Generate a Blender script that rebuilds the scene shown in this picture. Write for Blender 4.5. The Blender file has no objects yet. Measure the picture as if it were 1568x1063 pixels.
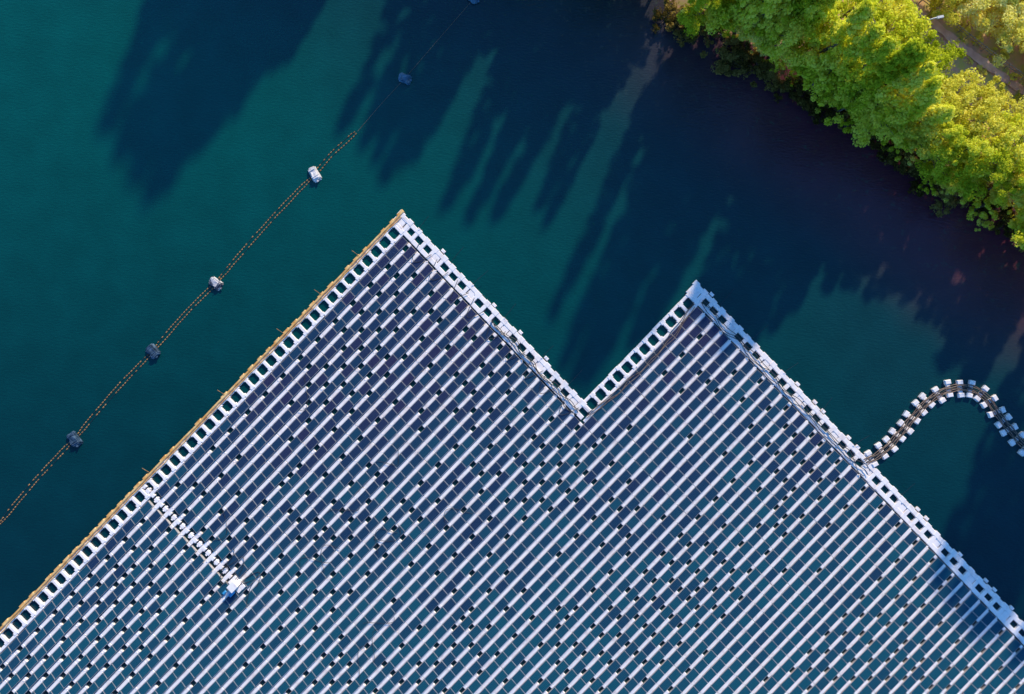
import bpy, math, random
import numpy as np
from mathutils import Vector, noise
random.seed(7); np.random.seed(7)
S=0.085; H=90.0
scene=bpy.context.scene
def W(px,py,z=0.0):
    f=(H-z)/H
    return ((px-784)*S*f,(531.5-py)*S*f,z)
SUN_EL=math.radians(27)
DX,DY=-0.42,0.91   # shadow direction (image axes: x right, y down)
# ------------------------------------------------------------------ materials
def mat(name):
    m=bpy.data.materials.new(name); m.use_nodes=True
    nt=m.node_tree; b=nt.nodes['Principled BSDF']
    return m,nt,b
def N(nt,t,**k):
    n=nt.nodes.new(t)
    for a,v in k.items(): setattr(n,a,v)
    return n
def ramp(nt,pts):
    r=N(nt,'ShaderNodeValToRGB'); e=r.color_ramp.elements
    e[0].position,e[0].color=pts[0][0],(*pts[0][1],1)
    e[1].position,e[1].color=pts[-1][0],(*pts[-1][1],1)
    for p,c in pts[1:-1]:
        x=e.new(p); x.color=(*c,1)
    return r
def mix(nt,fac,a,b,blend='MIX'):
    m=N(nt,'ShaderNodeMix',data_type='RGBA',blend_type=blend)
    for sock,v in ((m.inputs[0],fac),(m.inputs[6],a),(m.inputs[7],b)):
        if hasattr(v,'links') or hasattr(v,'is_output'): nt.links.new(v,sock)
        elif isinstance(v,(tuple,list)): sock.default_value=(*v,1)
        else: sock.default_value=v
    return m.outputs[2]
def math_(nt,op,a,b=None,c=None,clamp=False):
    m=N(nt,'ShaderNodeMath',operation=op,use_clamp=clamp)
    for i,v in enumerate((a,b,c)):
        if v is None: continue
        if hasattr(v,'is_output'): nt.links.new(v,m.inputs[i])
        else: m.inputs[i].default_value=v
    return m.outputs[0]
def noisy(name,c1,c2,scale,rough=0.6,bump=0.0,metal=0.0,detail=5,lo=.35,hi=.65):
    m,nt,b=mat(name)
    g=N(nt,'ShaderNodeNewGeometry'); n=N(nt,'ShaderNodeTexNoise'); n.inputs['Scale'].default_value=scale; n.inputs['Detail'].default_value=detail
    nt.links.new(g.outputs['Position'],n.inputs['Vector'])
    r=ramp(nt,[(lo,c1),(hi,c2)]); nt.links.new(n.outputs['Fac'],r.inputs[0])
    nt.links.new(r.outputs[0],b.inputs['Base Color'])
    b.inputs['Roughness'].default_value=rough; b.inputs['Metallic'].default_value=metal
    if bump:
        bp=N(nt,'ShaderNodeBump'); bp.inputs['Strength'].default_value=bump; bp.inputs['Distance'].default_value=0.05
        nt.links.new(n.outputs['Fac'],bp.inputs['Height']); nt.links.new(bp.outputs[0],b.inputs['Normal'])
    return m
M_float=noisy('float_plastic',(0.80,0.68,0.62),(0.94,0.85,0.79),1.3,0.5,lo=.3,hi=.5)
M_float2=noisy('float_plastic_shaded',(0.32,0.28,0.25),(0.50,0.44,0.40),2.0,0.6)  # white floats under the panels, their shade put into a darker colour
M_orange=noisy('orange_pipe',(0.66,0.30,0.06),(0.88,0.56,0.22),1.5,0.5)
M_alu=noisy('panel_frame',(0.33,0.31,0.30),(0.48,0.44,0.41),1.0,0.4)
M_cable=noisy('black_cable',(0.015,0.015,0.018),(0.04,0.035,0.035),3,0.5)
M_brown=noisy('brown_cable',(0.12,0.07,0.045),(0.28,0.19,0.13),3,0.6)
M_rope=noisy('rope_orange',(0.20,0.09,0.03),(0.55,0.27,0.08),4,0.7)
M_ropeD=noisy('rope_wet',(0.005,0.012,0.02),(0.02,0.03,0.04),4,0.7)
M_bw=noisy('buoy_white',(0.45,0.42,0.40),(0.85,0.78,0.74),2.2,0.6,0.4)
M_bg=noisy('buoy_grey',(0.05,0.06,0.08),(0.6,0.55,0.52),1.2,0.6,0.4,lo=.45,hi=.55)
M_bd=noisy('buoy_dark',(0.010,0.03,0.055),(0.09,0.15,0.22),1.6,0.5,0.4,lo=.4,hi=.65)
M_bl=noisy('buoy_blue',(0.03,0.10,0.16),(0.10,0.22,0.30),1.6,0.5,0.4,lo=.4,hi=.65)
M_bark=noisy('bark',(0.07,0.05,0.035),(0.2,0.16,0.12),4,0.9)
M_wood=noisy('fence_wood',(0.25,0.19,0.15),(0.45,0.38,0.32),4,0.8)
M_metal=noisy('galvanised',(0.5,0.47,0.45),(0.7,0.66,0.6),3,0.4)
M_blue=noisy('blue_tarp',(0.02,0.2,0.45),(0.05,0.4,0.65),3,0.5)
def leafmat(name,c1,c2,c3):
    m,nt,b=mat(name)
    out=[n for n in nt.nodes if n.type=='OUTPUT_MATERIAL'][0]
    g=N(nt,'ShaderNodeNewGeometry'); n=N(nt,'ShaderNodeTexNoise'); n.inputs['Scale'].default_value=0.45; n.inputs['Detail'].default_value=4
    nt.links.new(g.outputs['Position'],n.inputs['Vector'])
    oi=N(nt,'ShaderNodeObjectInfo')
    f=math_(nt,'ADD',n.outputs['Fac'],math_(nt,'MULTIPLY',math_(nt,'SUBTRACT',oi.outputs['Random'],0.5),0.5))
    f=math_(nt,'ADD',f,math_(nt,'MULTIPLY',math_(nt,'SUBTRACT',g.outputs['Random Per Island'],0.5),0.35))
    r=ramp(nt,[(0.2,c1),(0.5,c2),(0.8,c3)]); nt.links.new(f,r.inputs[0])
    d=N(nt,'ShaderNodeBsdfDiffuse'); t=N(nt,'ShaderNodeBsdfTranslucent')
    nt.links.new(r.outputs[0],d.inputs[0]); nt.links.new(r.outputs[0],t.inputs[0])
    mx=N(nt,'ShaderNodeMixShader'); mx.inputs[0].default_value=0.45
    nt.links.new(d.outputs[0],mx.inputs[1]); nt.links.new(t.outputs[0],mx.inputs[2])
    nt.links.new(mx.outputs[0],out.inputs[0]); return m
M_leaf=leafmat('leaves',(0.42,0.48,0.02),(0.76,0.76,0.04),(0.95,0.88,0.12))
M_leafY=leafmat('leaves_pale',(0.66,0.60,0.05),(0.95,0.86,0.12),(0.98,0.90,0.30))  # paler, yellower leaf colour, used mostly towards the upper right
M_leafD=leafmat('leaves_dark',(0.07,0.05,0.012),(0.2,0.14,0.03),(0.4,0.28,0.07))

m,nt,b=mat('solar_cells'); M_glass=m
uv=N(nt,'ShaderNodeUVMap'); sx=N(nt,'ShaderNodeSeparateXYZ'); nt.links.new(uv.outputs[0],sx.inputs[0])
def linemask(o,n,w):
    f=math_(nt,'FRACT',math_(nt,'MULTIPLY',math_(nt,'FRACT',o),n))
    a=math_(nt,'ABSOLUTE',math_(nt,'SUBTRACT',f,0.5))
    return math_(nt,'GREATER_THAN',a,0.5-w)
lm=math_(nt,'MAXIMUM',linemask(sx.outputs[0],10,0.03),linemask(sx.outputs[1],6,0.04))
vf=N(nt,'ShaderNodeVectorMath',operation='FLOOR'); nt.links.new(uv.outputs[0],vf.inputs[0])
wn=N(nt,'ShaderNodeTexWhiteNoise',noise_dimensions='2D'); nt.links.new(vf.outputs[0],wn.inputs['Vector'])
g=N(nt,'ShaderNodeNewGeometry'); n=N(nt,'ShaderNodeTexNoise'); n.inputs['Scale'].default_value=0.045; n.inputs['Detail'].default_value=2
nt.links.new(g.outputs['Position'],n.inputs['Vector'])
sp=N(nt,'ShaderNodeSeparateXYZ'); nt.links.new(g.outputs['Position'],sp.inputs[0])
t=math_(nt,'MULTIPLY_ADD',sp.outputs[1],-0.016,0.28)  # teal sky reflection down the array, painted into the cell colour
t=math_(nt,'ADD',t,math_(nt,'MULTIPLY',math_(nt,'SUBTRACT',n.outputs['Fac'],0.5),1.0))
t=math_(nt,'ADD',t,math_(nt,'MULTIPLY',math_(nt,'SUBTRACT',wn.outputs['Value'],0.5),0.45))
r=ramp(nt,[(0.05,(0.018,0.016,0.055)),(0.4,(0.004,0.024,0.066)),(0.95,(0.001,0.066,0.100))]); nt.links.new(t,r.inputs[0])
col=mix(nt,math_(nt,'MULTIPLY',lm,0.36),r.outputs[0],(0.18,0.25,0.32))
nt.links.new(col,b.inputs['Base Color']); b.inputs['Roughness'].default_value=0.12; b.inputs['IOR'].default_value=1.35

m,nt,b=mat('lake_water'); M_water=m
g=N(nt,'ShaderNodeNewGeometry'); sp=N(nt,'ShaderNodeSeparateXYZ'); nt.links.new(g.outputs['Position'],sp.inputs[0])
n=N(nt,'ShaderNodeTexNoise'); n.inputs['Scale'].default_value=0.03; n.inputs['Detail'].default_value=4
nt.links.new(g.outputs['Position'],n.inputs['Vector'])
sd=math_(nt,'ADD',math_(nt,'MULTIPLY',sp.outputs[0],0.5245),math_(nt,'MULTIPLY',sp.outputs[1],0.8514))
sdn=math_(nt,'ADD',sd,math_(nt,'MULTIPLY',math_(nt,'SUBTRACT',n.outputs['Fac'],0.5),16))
def mrange(o,a,b_):
    q=N(nt,'ShaderNodeMapRange',interpolation_type='SMOOTHSTEP'); nt.links.new(o,q.inputs[0]); q.inputs[1].default_value=a; q.inputs[2].default_value=b_; return q.outputs[0]
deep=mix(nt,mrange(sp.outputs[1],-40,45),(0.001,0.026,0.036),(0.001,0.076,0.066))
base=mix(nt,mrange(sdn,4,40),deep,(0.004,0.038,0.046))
flare_tint=math_(nt,'MULTIPLY',mrange(sdn,29,47),mrange(sp.outputs[0],0,50))
base=mix(nt,flare_tint,base,(0.110,0.026,0.040))  # purple flare toning towards the shore, painted into the water colour
n3=N(nt,'ShaderNodeTexNoise'); n3.inputs['Scale'].default_value=0.25; n3.inputs['Detail'].default_value=7; nt.links.new(g.outputs['Position'],n3.inputs['Vector'])
r3=ramp(nt,[(0.35,(0.90,0.90,0.90)),(0.7,(1.08,1.08,1.08))]); nt.links.new(n3.outputs['Fac'],r3.inputs[0])
base=mix(nt,1.0,base,r3.outputs[0],'MULTIPLY')
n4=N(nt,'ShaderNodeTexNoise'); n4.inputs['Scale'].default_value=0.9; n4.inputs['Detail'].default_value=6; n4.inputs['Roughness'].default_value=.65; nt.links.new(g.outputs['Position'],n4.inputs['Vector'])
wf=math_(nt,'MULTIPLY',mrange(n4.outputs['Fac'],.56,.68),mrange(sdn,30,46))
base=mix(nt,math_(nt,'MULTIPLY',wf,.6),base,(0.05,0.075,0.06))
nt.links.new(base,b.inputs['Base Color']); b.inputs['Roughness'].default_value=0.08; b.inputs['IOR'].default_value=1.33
mp=N(nt,'ShaderNodeMapping'); mp.inputs['Rotation'].default_value=(0,0,math.radians(28)); mp.inputs['Scale'].default_value=(1,2.6,1)
nt.links.new(g.outputs['Position'],mp.inputs[0])
n2=N(nt,'ShaderNodeTexNoise'); n2.inputs['Scale'].default_value=1.6; n2.inputs['Detail'].default_value=4; nt.links.new(mp.outputs[0],n2.inputs['Vector'])
bp=N(nt,'ShaderNodeBump'); bp.inputs['Strength'].default_value=0.6; bp.inputs['Distance'].default_value=0.09
nt.links.new(n2.outputs['Fac'],bp.inputs['Height']); nt.links.new(bp.outputs[0],b.inputs['Normal'])

# ------------------------------------------------------------------ helpers
def link(o,parent=None):
    scene.collection.objects.link(o)
    if parent: o.parent=parent
    return o
def empty(name):
    e=bpy.data.objects.new(name,None); return link(e)
class MB:
    def __init__(s): s.v=[];s.f=[];s.m=[];s.uv={}
    def box(s,cx,cy,ax,ay,hx,hy,z0,z1,ch,mi=0):
        k=len(s.v)
        for (z,q) in ((z0,0),(z1-ch,0),(z1,ch)):
            for (i,j) in ((-1,-1),(1,-1),(1,1),(-1,1)):
                a=i*(hx-q); c=j*(hy-q)
                s.v.append((cx+ax[0]*a+ay[0]*c,cy+ax[1]*a+ay[1]*c,z))
        for L in (0,4):
            for i in range(4):
                j=(i+1)%4; s.f.append((k+L+i,k+L+j,k+L+4+j,k+L+4+i)); s.m.append(mi)
        s.f.append((k+8,k+9,k+10,k+11)); s.m.append(mi)
    def quadbox(s,c,th,mi):
        k=len(s.v)
        for p in c: s.v.append((p[0],p[1],p[2]-th))
        for p in c: s.v.append(tuple(p))
        for i in range(4):
            j=(i+1)%4; s.f.append((k+i,k+j,k+4+j,k+4+i)); s.m.append(mi)
        s.f.append((k+4,k+5,k+6,k+7)); s.m.append(mi)
        s.f.append((k+3,k+2,k+1,k)); s.m.append(mi)
    def quad(s,c,mi,uv=None):
        k=len(s.v); s.v+= [tuple(p) for p in c]; s.f.append((k,k+1,k+2,k+3)); s.m.append(mi)
        if uv: s.uv[len(s.f)-1]=uv
    def make(s,name,mats,parent=None):
        me=bpy.data.meshes.new(name); me.from_pydata(s.v,[],s.f)
        for x in mats: me.materials.append(x)
        me.polygons.foreach_set('material_index',s.m)
        if s.uv:
            l=me.uv_layers.new(name='UVMap')
            for fi,u in s.uv.items():
                st=me.polygons[fi].loop_start
                for q in range(4): l.data[st+q].uv=u[q]
        me.update()
        import bmesh
        bm=bmesh.new(); bm.from_mesh(me); 
        if not s.uv: bmesh.ops.recalc_face_normals(bm,faces=bm.faces)
        bm.to_mesh(me); bm.free()
        return link(bpy.data.objects.new(name,me),parent)
def curve(name,pts,rad,m,parent=None,res=4):
    c=bpy.data.curves.new(name,'CURVE'); c.dimensions='3D'; c.bevel_depth=rad; c.bevel_resolution=1
    sp=c.splines.new('POLY'); sp.points.add(len(pts)-1)
    for i,p in enumerate(pts): sp.points[i].co=(*p,1)
    c.materials.append(m)
    return link(bpy.data.objects.new(name,c),parent)
def catmull(P,n=12):
    P=[np.array(p,float) for p in P]; P=[2*P[0]-P[1]]+P+[2*P[-1]-P[-2]]; out=[]
    for i in range(1,len(P)-2):
        for t in np.linspace(0,1,n,endpoint=False):
            a,b_,c,d=P[i-1:i+3]
            out.append(0.5*((2*b_)+(-a+c)*t+(2*a-5*b_+4*c-d)*t*t+(-a+3*b_-3*c+d)*t**3))
    out.append(P[-2]); return out

# ------------------------------------------------------------------ water + ground
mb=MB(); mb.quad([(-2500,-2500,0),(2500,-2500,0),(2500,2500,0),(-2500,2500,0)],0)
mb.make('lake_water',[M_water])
sh=np.array([0.8514,-0.5245]); nn=np.array([0.5245,0.8514])
P0=np.array(W(1010,0)[:2])
M_ground=noisy('ground_soil',(0.66,0.34,0.22),(0.50,0.42,0.10),0.6,0.95,0.5,lo=.42,hi=.60,detail=8)
sv=sorted(set([-2000,-1000,-500,-300,-200]+list(np.arange(-150,150,1.5))+[200,300,500,1000,2000]))
dv=sorted(set([-30,-15,-8]+list(np.arange(-5,40,1.0))+[50,70,100,200,400,900,2000]))
vv=[];ff=[]
def gz(s,d):
    w=noise.noise(Vector((s*0.08,0.3,0)))*2.2+noise.noise(Vector((s*0.35,2.3,0)))*0.7
    d=d+w-1.0
    z=(0.22*d if d<0 else 1.3*(1-math.exp(-d/3.5))) 
    if d>60: z+= min((d-60)*0.01,8)
    return max(z,-3)+0.10*noise.noise(Vector((s*0.5,d*0.5,1)))
for s_ in sv:
    for d in dv:
        p=P0+sh*s_+nn*d; vv.append((p[0],p[1],gz(s_,d)))
nd=len(dv)
for i in range(len(sv)-1):
    for j in range(nd-1):
        ff.append((i*nd+j,(i+1)*nd+j,(i+1)*nd+j+1,i*nd+j+1))
me=bpy.data.meshes.new('ground'); me.from_pydata(vv,[],ff); me.materials.append(M_ground)
for p in me.polygons: p.use_smooth=True
me.update(); link(bpy.data.objects.new('ground',me))

# ------------------------------------------------------------------ solar array
U=np.array([-0.694,-0.720]); V=np.array([0.692,-0.722])
A0=np.array(W(617,325,0.3)[:2])
farm=empty('floating_solar_farm')
R=1.61; PP=1.64; b0=2.2; a0=2.2; B1=33.9; A1=-13*PP
fl=MB(); pn=MB()
def pos(a,b): 
    p=A0+U*a+V*b; return p
def inframe(p,mx=14):
    return -66.6-mx<p[0]<66.6+mx and -45.2-mx<p[1]<60
def fbox(a,b,ha,hb,z0=-0.1,z1=0.3,ch=0.05,mi=0,j=0.012):
    p=pos(a+random.gauss(0,j),b+random.gauss(0,j)); fl.box(p[0],p[1],U,V,ha,hb,z0,z1+random.gauss(0,.008),ch,mi)
rnd=random.Random(3)
tilt=math.radians(12)
for r_ in range(0,70):
    br=b0+R*r_
    jmin=0 if br<b0+R*21-0.01 else -13
    rowphase=rnd.randint(0,1)
    for j in range(jmin,70):
        ac=a0+PP*j+PP/2
        p=pos(ac,br+0.5)
        if not inframe(p): continue
        cross=(j==28 and br<17.5)
        wb=br+1.03+0.285
        k=noise.noise(Vector((r_*0.13,j*0.10,4.0)))
        op=False
        if r_%2==0 and (j+rowphase)%2==0 and k>-0.25: op=True
        if r_%2==1 and (j+rowphase)%2==0 and k>0.16: op=True
        if rnd.random()<0.03: op=not op
        if cross: op=False
        if not op:
            fbox(ac,wb,PP/2-0.015,0.27)
            if rnd.random()<0.7: fbox(ac-PP/2,wb,0.10,0.10,z1=0.33,ch=.02)
        else:
            fbox(ac-PP/2+0.2,wb,0.22,0.26); fbox(ac+PP/2-0.2,wb,0.22,0.26)
        if cross: continue
        fbox(ac,br+0.5,PP/2-0.02,0.50,z1=0.25,ch=.06,mi=1)
        hl=0.79; L=1.03
        dz=rnd.gauss(0,.006); tl=tilt+rnd.gauss(0,.01)
        lo=br+0.0; hi=lo+L*math.cos(tl); zl=0.33+dz; zh=zl+L*math.sin(tl)
        def q(a,b,z):
            pp=pos(a,b); return (pp[0],pp[1],z)
        c=[q(ac-hl,lo,zl),q(ac-hl,hi,zh),q(ac+hl,hi,zh),q(ac+hl,lo,zl)]
        pn.quadbox(c,0.035,1)
        e=0.03; 
        def zz(t): return zl+(zh-zl)*t+0.004
        bb=lo+(hi-lo)*e; be=lo+(hi-lo)*(1-e)
        c=[q(ac-hl+.03,bb,zz(e)),q(ac-hl+.03,be,zz(1-e)),q(ac+hl-.03,be,zz(1-e)),q(ac+hl-.03,bb,zz(e))]
        uu,vw=j+20,r_
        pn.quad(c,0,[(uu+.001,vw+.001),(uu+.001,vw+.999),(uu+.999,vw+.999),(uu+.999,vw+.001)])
for fi in list(pn.uv.keys()):
    f=pn.f[fi]; a,b_,c=[Vector(pn.v[i]) for i in f[:3]]
    if (b_-a).cross(c-a).z<0:
        pn.f[fi]=tuple(reversed(f)); pn.uv[fi]=list(reversed(pn.uv[fi]))
def edgeU(be,aS,aE,wide=2.1,thin=0.2):
    n_=int((aE-aS)/PP)
    for i in range(n_):
        ac=aS+PP*(i+.5)
        if not inframe(pos(ac,be)): continue
        fbox(ac,be+thin,PP/2-.02,thin,j=.03)
        fbox(ac,be+wide-.2,PP/2-.03,.2,j=.02)
        fbox(ac-PP/2,be+wide/2,.21,wide/2-.2,z1=.34,j=.03)
        fbox(ac-PP/2,be+.28,.34,.26,z1=.36,j=.03)
        fbox(ac-PP/2,be+wide-.38,.32,.2,z1=.36,j=.03)
def edgeV(ae,bS,bE,wide=2.1):
    n_=int(round((bE-bS)/R))
    for i in range(n_):
        bc=bS+R*(i+.5)
        if not inframe(pos(ae,bc)): continue
        fbox(ae+.36,bc,.30,R/2-.04,j=.03)
        fbox(ae+wide-.38,bc,.30,R/2-.04,j=.03)
        fbox(ae+wide/2,bc-R/2,wide/2-.1,.26,z1=.34,j=.03)
        fbox(ae+.30,bc-R/2,.36,.40,z1=.36,j=.03)
        if i%4==0: fbox(ae+wide/2,bc,.5,.5,z1=.25,j=.03)
        if rnd.random()<.3: fbox(ae-.25,bc,.2,.3,z1=.25,j=.05)
edgeU(0,0.3,90); edgeU(B1,A1+.3,2.4)
edgeV(0,0,B1+R); edgeV(A1,B1,130)
for i in range(22):
    bc=0.5+i*0.8
    fbox(a0+PP*28.5,bc,.26,.30,z1=.32,j=.03)
    if i%2: fbox(a0+PP*28.5-.34,bc,.09,.14,z1=.3); fbox(a0+PP*28.5+.34,bc,.09,.14,z1=.3)
for i in range(3):
    for k in range(2): fbox(a0+PP*28.5+.7*k-.35,17.3+.7*i,.33,.33,z1=.5,j=.02)
fl.make('floats',[M_float,M_float2],farm)
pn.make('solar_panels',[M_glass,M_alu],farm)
def p3(a,b,z): 
    p=pos(a,b); return (p[0],p[1],z)
pts=[p3(a,-0.04+0.07*noise.noise(Vector((a*.3,0,0))),0.42) for a in np.arange(0.6,90,1.0)]
curve('orange_edge_pipe',pts,0.17,M_orange,farm)
pts=[p3(a,0.28+0.2*noise.noise(Vector((a*.5,3,0))),0.40) for a in np.arange(0.6,90,.7)]
curve('orange_edge_pipe_inner',pts,0.07,M_orange,farm)
ob=MB()
for i in range(54):
    if rnd.random()<.75:
        p=pos(.3+PP*i+rnd.uniform(-.1,.1),-.12); ob.box(p[0],p[1],U,V,rnd.uniform(.3,.55),.22,0,.5,.06,0)
ob.make('edge_brackets',[M_orange],farm)
def wob(fn,n_,amp,sd):
    out=[]
    for i in range(n_):
        t=i/(n_-1); a,b=fn(t); w=noise.noise(Vector((t*n_*0.12,sd,0)))*amp; w2=noise.noise(Vector((t*n_*0.12,sd+9,0)))*amp
        out.append(p3(a+w,b+w2,0.5+.04*abs(w)))
    return out
for k in range(3):
    curve('dc_cable_%d'%k,wob(lambda t:(1.3+.25*k,18+t*16.3),50,.8,k*3.1),.045,M_cable,farm)
    curve('dc_cable_b%d'%k,wob(lambda t:(A1+2.2+(21.3-1.2)*t+0.1*k,B1+1.4+.22*k+1.0*math.sin(t*3.1)),60,.5,k*2.1+20),.045,M_brown if k else M_cable,farm)
    curve('dc_cable_c%d'%k,wob(lambda t:(A1+1.2+.3*k,B1+2+t*31),90,.9,k*5.1+40),.045,M_cable,farm)
for k in range(9):
    b=4+k*3.4+rnd.random()
    curve('dc_cable_d%d'%k,wob(lambda t:(1.0+2.4*math.sin(t*3.1),b+2.2*t),16,.3,k+60),.035,M_cable,farm)
for k in range(4):
    curve('dc_cable_e%d'%k,wob(lambda t:(48+2.2*math.sin(t*5+k),17+2.6*t*(k%2*2-1)+k*.4),22,.7,k+80),.04,M_cable,farm)
for k in range(12):
    aa=20+rnd.random()*25; bb_=6+rnd.random()*40
    curve('dc_cable_f%d'%k,wob(lambda t:(aa+3.5*t,bb_+1.5*math.sin(t*4+k)),14,.5,k+120),.03,M_cable,farm)
k=0
for (a,b,sec) in [(0,x,0) for x in (3,9,13,19,26,31)]+[(A1,x,0) for x in (38,44,50,57,63,72)]:
    p=pos(a,b); 
    q=p-U*(1.8+rnd.random())+V*rnd.uniform(-.5,.5)
    curve('mooring_line_%d'%k,[(p[0],p[1],.5),(q[0],q[1],1.1)],.025,M_ropeD,farm); k+=1
for x in (8,15,22,33,47):
    p=pos(x,0); q=p-V*1.2+U*.2
    curve('mooring_line_%d'%k,[(p[0],p[1],.5),(q[0],q[1],.8)],.03,M_rope,farm); k+=1
cab=empty('electrical_cabinet'); c_=MB(); p=pos(a0+PP*28.5+.1,17.9)
c_.box(p[0],p[1],U,V,.50,.42,.5,1.5,.05,0); c_.box(p[0],p[1],U,V,.58,.5,1.503,1.60,.03,0)
d_=p+V*.44; c_.box(d_[0],d_[1],U,V,.22,.03,.7,1.3,.01,1)
c_.make('cabinet_body',[M_float,M_alu],cab)
c_=MB(); p=pos(a0+PP*28.5+1.2,18.4); c_.box(p[0],p[1],U,V,.45,.22,.55,.8,.12,0); p=pos(a0+PP*28.5+1.8,17.6); c_.box(p[0],p[1],U,V,.28,.16,.45,.7,.08,0)
o=c_.make('blue_tarp_bundle',[M_blue],cab)

# ------------------------------------------------------------------ floating cable bridge (arc)
br_=empty('floating_cable_line')
px=[(1326,708),(1352,692),(1376,667),(1398,640),(1424,613),(1452,597),(1482,594),(1507,606),(1530,636),(1550,662),(1575,688),(1620,730),(1690,770)]
path=[np.array(W(x,y,.4)[:2]) for x,y in px]; cp=catmull(path,14)
fb=MB(); acc=0; nxt=.9
for i in range(1,len(cp)):
    d=cp[i]-cp[i-1]; L=np.linalg.norm(d); acc+=L
    if acc>=nxt:
        nxt+=1.5; t=d/L; n_=np.array([-t[1],t[0]]); off=rnd.uniform(-.18,.18); ra=rnd.gauss(0,.12)
        t=np.array([t[0]*math.cos(ra)-t[1]*math.sin(ra),t[0]*math.sin(ra)+t[1]*math.cos(ra)]); n_=np.array([-t[1],t[0]])
        c=cp[i]+n_*off
        fb.box(c[0],c[1],t,n_,.26,1.0,-.1,.28,.06,0)
        for sg in (-1,1):
            e=cp[i]+n_*(off+sg*.85); fb.box(e[0],e[1],t,n_,.38,.28,-.1,.42,.07,0)
fb.make('cable_floats',[M_float],br_)
for k in range(5):
    pts=[]
    for i in range(len(cp)):
        d=cp[min(i+1,len(cp)-1)]-cp[max(i-1,0)]; d/=np.linalg.norm(d); n_=np.array([-d[1],d[0]])
        o_=(-.40+.2*k)+.05*math.sin(i*.5+k*2); q=cp[i]+n_*o_; pts.append((q[0],q[1],.36))
    curve('power_cable_%d'%k,pts,.06,M_cable if k==2 else M_brown,br_)

# ------------------------------------------------------------------ mooring boom with buoys
bu=[(-60,868),(0,802),(115,672),(235,538),(331,434),(482,267),(548,201)]
boom=empty('floating_mooring_rope'); rb=MB()
bw=[np.array(W(*q)[:2]) for q in bu]
for sid in (-1,1):
    allp=[]
    for a,b in zip(bw[:-1],bw[1:]):
        L=np.linalg.norm(b-a); t=(b-a)/L; n_=np.array([-t[1],t[0]]); c=int(L/.42)
        for i in range(c):
            f=i/c; w=.24*min(1,math.sin(f*math.pi)*2.2+.25)*sid+.07*noise.noise(Vector((i*.2,sid*3,L)))+ .25*math.sin(f*math.pi)
            q=a+t*L*f+n_*w; allp.append((q[0],q[1],.03))
            if rnd.random()<.8: rb.box(q[0],q[1],t,n_,.12,.06,-.02,.10,.03,0)
    curve('rope_strand_%d'%(sid+1),allp,.03,M_ropeD,boom)
rb.make('rope_floats',[M_rope],boom)
q1=[W(548,201,.02),W(585,158,.02),W(619,121,.02),W(670,62,.02),W(722,2,.02),W(800,-90,.02)]
curve('wet_rope',[tuple(x) for x in catmull(q1,6)],.025,M_brown,boom)
import bmesh
def buoy(px,py,rot,sx,sy,m,seed):
    bm=bmesh.new(); bmesh.ops.create_cube(bm,size=1)
    for v in bm.verts:
        v.co.x*=sx; v.co.y*=sy; v.co.z*=.75
        if v.co.z>0: v.co.x*=.82; v.co.y*=.78
    for v in bm.verts:
        if v.co.x<0: v.co.y*=.8+.05*(seed%3)
    bmesh.ops.bevel(bm,geom=bm.edges[:]+bm.verts[:],offset=.14,segments=2,affect='EDGES')
    bmesh.ops.subdivide_edges(bm,edges=bm.edges[:],cuts=2,use_grid_fill=True)
    for v in bm.verts:
        v.co+=v.normal*.14*noise.noise(v.co*2.0+Vector((seed*7,0,0)))
    for xo in (-sx*.22,sx*.22):
        r=bmesh.ops.create_cube(bm,size=1)
        for v in r['verts']: v.co.x=v.co.x*.07+xo; v.co.y*=sy*.74; v.co.z=v.co.z*.06+.41
    r=bmesh.ops.create_cone(bm,segments=10,radius1=.13,radius2=.13,depth=.14,cap_ends=True)
    for v in r['verts']: v.co+=Vector((sx*.52,0,.12))
    me=bpy.data.meshes.new('mooring_buoy'); bm.to_mesh(me); bm.free()
    me.materials.append(m); o=bpy.data.objects.new('mooring_buoy',me); link(o)
    o.location=(*W(px,py)[:2],.18); o.rotation_euler=(random.uniform(-.12,.12),random.uniform(-.12,.12),math.radians(rot))
buoy(620,121,-20,1.7,1.4,M_bl,1)
buoy(482,267,-62,2.1,1.3,M_bw,2)
buoy(331,434,-40,1.9,1.4,M_bg,3)
buoy(235,538,-48,1.9,1.5,M_bd,4)
buoy(115,672,-58,2.1,1.4,M_bd,5)
buoy(724,-2,-30,1.7,1.3,M_bl,6)

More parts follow.
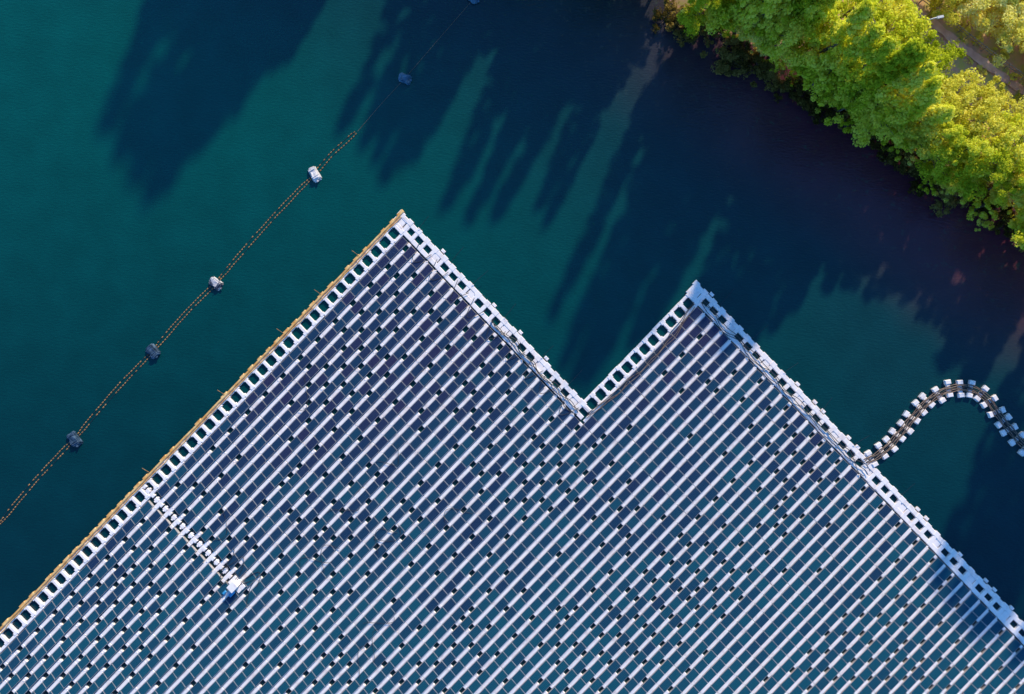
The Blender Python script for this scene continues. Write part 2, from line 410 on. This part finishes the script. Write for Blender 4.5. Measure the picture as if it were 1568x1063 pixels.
# ------------------------------------------------------------------ trees
def treemesh(name,seed,Ht,Rc,zlo,kind,ncl,nlf,ls,clr,leafm):
    rs=np.random.RandomState(seed)
    V_=[];F_=[];mi=[]
    def tube(p,q,r0,r1,n=6):
        p=np.array(p,float);q=np.array(q,float);d=q-p;d/=np.linalg.norm(d)+1e-9
        x=np.cross(d,[0.3,1,.1]);x/=np.linalg.norm(x);y=np.cross(d,x);k=len(V_)
        for c,r in((p,r0),(q,r1)):
            for i in range(n):
                a=2*math.pi*i/n; V_.append(tuple(c+(x*math.cos(a)+y*math.sin(a))*r))
        for i in range(n):
            j=(i+1)%n;F_.append((k+i,k+j,k+n+j,k+n+i));mi.append(0)
    bend=rs.normal(0,.03*Ht,(6,2)); bend[0]=0
    tr=[(bend[i,0]*i/5,bend[i,1]*i/5,Ht*.92*i/5) for i in range(6)]
    rr=.022*Ht
    for i in range(5): tube(tr[i],tr[i+1],rr*(1-i/5.5),rr*(1-(i+1)/5.5))
    cl=[]
    for c in range(ncl):
        u=rs.rand(); th=rs.rand()*2*math.pi
        if kind=='cone': u=u**1.1; z=zlo+(Ht-zlo)*u; rad=Rc*(1-u)**.7*(0.2+.8*rs.rand()**.5)+.1
        else:
            z=zlo+(Ht-zlo)*(u**.75); h=(z-zlo)/(Ht-zlo); env=math.sqrt(max(0,1-(2*h**1.0-1)**2))*.9+.08
            lob=1+.36*math.sin(th*3+seed)+.26*math.sin(th*5+seed*2)
            rad=Rc*env*lob*(.3+.7*rs.rand()**.5)
        cl.append((rad*math.cos(th),rad*math.sin(th),z))
    for c in cl[::2]:
        zb=max(zlo*.6,c[2]-math.hypot(c[0],c[1])*.7); t=zb/(Ht*.92)*5; i=min(int(t),4); f=t-i
        b_=[tr[i][k]*(1-f)+tr[i+1][k]*f for k in range(3)]
        tube(b_,c,.028*Rc*.6,.01,4)
    C=np.array(cl); csz=clr*(.5+.9*rs.rand(ncl))
    idx=rs.randint(0,ncl,nlf)
    off=rs.normal(0,1,(nlf,3)); off/=np.linalg.norm(off,axis=1)[:,None]; off*= (rs.rand(nlf)**.5)[:,None]; off[:,2]*=.6
    P=C[idx]+off*csz[idx][:,None]
    nrm=off*.9+rs.normal(0,.55,(nlf,3))+np.array([0,0,.55]); nrm/=np.linalg.norm(nrm,axis=1)[:,None]
    t=np.cross(nrm,rs.normal(0,1,(nlf,3))); t/=np.linalg.norm(t,axis=1)[:,None]; bt=np.cross(nrm,t)
    sz=(ls*(.55+.8*rs.rand(nlf)))[:,None]
    q=np.stack([P-t*sz*.5,P-bt*sz*.34,P+t*sz*.5,P+bt*sz*.34],1).reshape(-1,3)
    k=len(V_); V_+= [tuple(x) for x in q]
    F_+=[(k+4*i,k+4*i+1,k+4*i+2,k+4*i+3) for i in range(nlf)]; mi+=[1]*nlf
    me=bpy.data.meshes.new(name); me.from_pydata(V_,[],F_); me.materials.append(M_bark); me.materials.append(leafm)
    me.polygons.foreach_set('material_index',mi); me.update(); return me
broad=[treemesh('broad_crown%d'%i,10+i,9,3.3,2.2,'broad',48,8500,.28,.80,M_leaf) for i in range(5)]
broadY=[treemesh('pale_crown%d'%i,10+i,9,3.3,2.2,'broad',48,8500,.28,.80,M_leafY) for i in range(4)]
tall=[treemesh('tall_crown%d'%i,30+i,18,2.8,2.5,'cone',120,7500,.5,.8,M_leaf) for i in range(4)]
shr=[treemesh('shrub_crown%d'%i,50+i,3,1.8,.3,'broad',22,2600,.24,.45,M_leafY) for i in range(3)]
shrG=[treemesh('shrubg_crown%d'%i,53+i,3,1.8,.3,'broad',22,2600,.24,.45,M_leaf) for i in range(2)]
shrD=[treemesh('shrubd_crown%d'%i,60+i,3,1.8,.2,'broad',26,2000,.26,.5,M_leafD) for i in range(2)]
def put(name,me,x,y,z,sxy,sz):
    o=bpy.data.objects.new(name,me); link(o); o.location=(x,y,z); o.scale=(sxy,sxy*random.uniform(.9,1.1),sz); o.rotation_euler=(0,0,random.uniform(0,6.28)); return o
crowns=[(1078,8,38,8),(1110,22,28,6),(1125,-12,42,9),(1172,-8,40,10),(1150,28,32,6),(1182,48,28,6),(1205,60,42,9),(1240,22,44,11),(1290,85,46,10),(1295,25,46,11),
(1335,66,44,10),(1312,150,36,8),(1352,172,42,8.5),(1352,118,44,9),(1395,112,42,8.5),(1408,188,42,9),(1448,150,40,8),(1437,240,36,7),
(1482,196,44,8),(1500,252,42,8),(1540,228,44,8),(1552,285,34,7),(1590,275,44,9),(1610,330,42,9),
(1268,120,26,6),(1228,92,22,5),(1470,272,26,5),(1370,55,40,9),(1425,95,36,7),(1500,160,34,6),(1345,12,40,9),(1565,190,34,6),
(1450,-6,34,5),(1500,8,40,5),(1545,38,42,5),(1590,68,42,5),(1478,-50,40,5),(1550,-20,42,6),(1590,-30,46,5),(1410,-60,46,6),(1620,110,44,5),(1660,90,55,6),(1660,20,60,7)]
for i,(x,y,rp,h) in enumerate(crowns):
    X,Y,_=W(x,y,h*.68)
    pale = (x>1440 and y<175) or (x>1380 and i%3==0) or i%9==4
    put('birch_tree',(broadY[i%4] if pale else broad[i%5]),X,Y,.6,rp*S/3.3*1.0,h/9)
for i,(x,y,rp) in enumerate([(1062,22,18),(1085,34,14),(1140,44,16),(1190,98,16),(1260,150,16),(1300,192,18),(1322,205,13),(1372,222,16),(1400,238,14),(1422,282,14),(1446,290,14),(1502,318,20),(1512,342,12),(1560,322,20),(1530,300,18),(1215,118,12),(1590,345,20),(1115,45,14),(1165,72,14),
  (1425,28,9),(1478,40,13),(1536,80,13),(1552,120,10),(1505,106,8),(1456,84,8),(1500,62,10),(1440,62,6),(1520,88,7),(1560,150,9),(1470,62,7),(1410,46,7),(1535,140,9),(1485,92,6)]):
    X,Y,_=W(x,y,1.5); put('shrub',(shrG[i%2] if i<19 and i%2 else shr[i%3]),X,Y,0 if i<19 else 1.0,rp*S/1.8,rp*S/1.8*(.9 if i<19 else .6))
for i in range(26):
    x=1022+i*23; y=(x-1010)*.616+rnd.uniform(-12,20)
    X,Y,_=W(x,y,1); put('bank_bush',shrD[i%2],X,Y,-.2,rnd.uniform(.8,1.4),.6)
tanE=math.tan(SUN_EL)
tips=[(172,172),(190,228),(212,262),(232,292),(262,262),(298,225),(318,200),(335,182),(368,150),(402,98),(425,85),(445,75),(478,25),
(528,188),(562,205),(580,230),(598,252),(618,240),(640,228),(690,302),(728,316),(766,320),(800,262),(834,300),(750,280),
(843,330),(852,472),(866,548),(888,560),(903,575),(925,540),(935,500),(950,430),(968,520),(985,505),(1003,490),(1020,400),(1060,470),(1078,482),(1095,500),(1112,522),(1130,520),(1150,520),(1190,490),(1225,450),(1270,430),(1310,420),(1345,430),(1390,430),(1420,470),
(1450,548),(1480,585),(1510,560),(1430,890),(1455,915),(1480,935),(1500,950),(1518,968),(1556,1005),(1595,1010),(1630,1000),(1665,990),(1700,960)]
for i,(tx,ty) in enumerate(tips):
    inview = tx>1075 and ty<700
    back=random.uniform(-15,5) if inview else random.uniform(-60,-15)
    t=(ty-((tx-1010)*.616+back))/(0.91+0.42*.616)
    L=t*S; h=L*tanE+.5; bx,by=tx-DX*t,ty-DY*t
    X,Y,_=W(bx,by)
    if h<4: continue
    k=.72 if 840<tx<1060 else 1
    if inview:
        put('birch_tree',tall[i%4] if h>10 else broad[i%5],X,Y,.5,.80 if h>10 else .7,(h/18) if h>10 else h/9)
    else:
        put('poplar_tree',tall[i%4],X,Y,.5,k*random.uniform(.85,1.05)*max(.7,h/20),(h)/18)
for i in range(46):
    x=-150+i*26+rnd.uniform(-8,8); y=(x-1010)*.616+rnd.uniform(-70,-15)
    if x>1010: continue
    X,Y,_=W(x,y); put('birch_tree',broad[i%5],X,Y,.6,rnd.uniform(.9,1.2),rnd.uniform(.8,1.15))

# ------------------------------------------------------------------ path, fence, lamp
M_path=noisy('path_dirt',(0.70,0.36,0.24),(0.85,0.52,0.36),0.9,0.95,0.3)
pc=catmull([np.array(W(x,y,1.3)[:2]) for x,y in [(1180,-140),(1290,-70),(1400,14),(1470,70),(1530,115),(1600,165),(1720,260)]],10)
mb=MB(); prev=None
for i in range(len(pc)):
    d=pc[min(i+1,len(pc)-1)]-pc[max(i-1,0)]; d/=np.linalg.norm(d); n_=np.array([-d[1],d[0]])
    wv=.5+.3*noise.noise(Vector((i*.6,0,0)))
    cur=[(*(pc[i]+n_*o),1.46) for o in (-wv,wv)]
    if prev: mb.quad([prev[0],cur[0],cur[1],prev[1]],0)
    prev=cur
mb.make('dirt_path',[M_path])
fe=empty('wooden_fence'); fm=MB(); rail=[[],[]]
for i in range(0,len(pc),1):
    d=pc[min(i+1,len(pc)-1)]-pc[max(i-1,0)]; d/=np.linalg.norm(d); n_=np.array([-d[1],d[0]]); q=pc[i]+n_*1.1
    if i%2==0: fm.box(q[0],q[1],d,n_,.07,.07,1.2,2.5,.02,0)
    rail[0].append((q[0],q[1],2.4)); rail[1].append((q[0],q[1],1.95))
fm.make('posts',[M_wood],fe)
for k in range(2): curve('rail_%d'%k,rail[k],.05,M_wood,fe)
lp=empty('street_lamp'); X,Y,_=W(1393,54,1.4)
curve('lamp_post',[(X,Y,1.2),(X,Y,3.5),(X,Y,5.6)],.10,M_metal,lp)
curve('lamp_arm',[(X,Y,5.55),(X+.5,Y+.12,5.75),(X+1.0,Y+.2,5.75)],.08,M_metal,lp)
c_=MB(); c_.box(X+1.2,Y+.24,(.98,.2),(-.2,.98),.42,.16,5.68,5.85,.04,0); c_.make('lamp_head',[M_metal],lp)

# ------------------------------------------------------------------ light, world, camera
to_sun=Vector((-DX,DY,0)).normalized()*math.cos(SUN_EL)+Vector((0,0,math.sin(SUN_EL)))
sl=bpy.data.lights.new('sun','SUN'); sl.energy=5.0; sl.angle=math.radians(1.6); sl.color=(1.0,0.86,0.64)
so=bpy.data.objects.new('sun',sl); link(so); so.rotation_euler=to_sun.to_track_quat('Z','Y').to_euler()
w=bpy.data.worlds.new('World'); scene.world=w; w.use_nodes=True; nt=w.node_tree
bg=nt.nodes['Background']; sk=N(nt,'ShaderNodeTexSky',sky_type='NISHITA'); sk.sun_disc=False
sk.sun_elevation=SUN_EL; sk.sun_rotation=math.atan2(to_sun.x,to_sun.y)
c=mix(nt,1.0,sk.outputs[0],(0.45,1.0,1.7),'MULTIPLY')
nt.links.new(c,bg.inputs[0]); bg.inputs[1].default_value=0.15
cam=bpy.data.cameras.new('camera'); cam.sensor_width=36; cam.lens=36*H/(1568*S); cam.clip_end=6000
co=bpy.data.objects.new('camera',cam); link(co); co.location=(0,0,H); scene.camera=co
scene.view_settings.view_transform='Standard'; scene.view_settings.look='None'; scene.view_settings.exposure=0
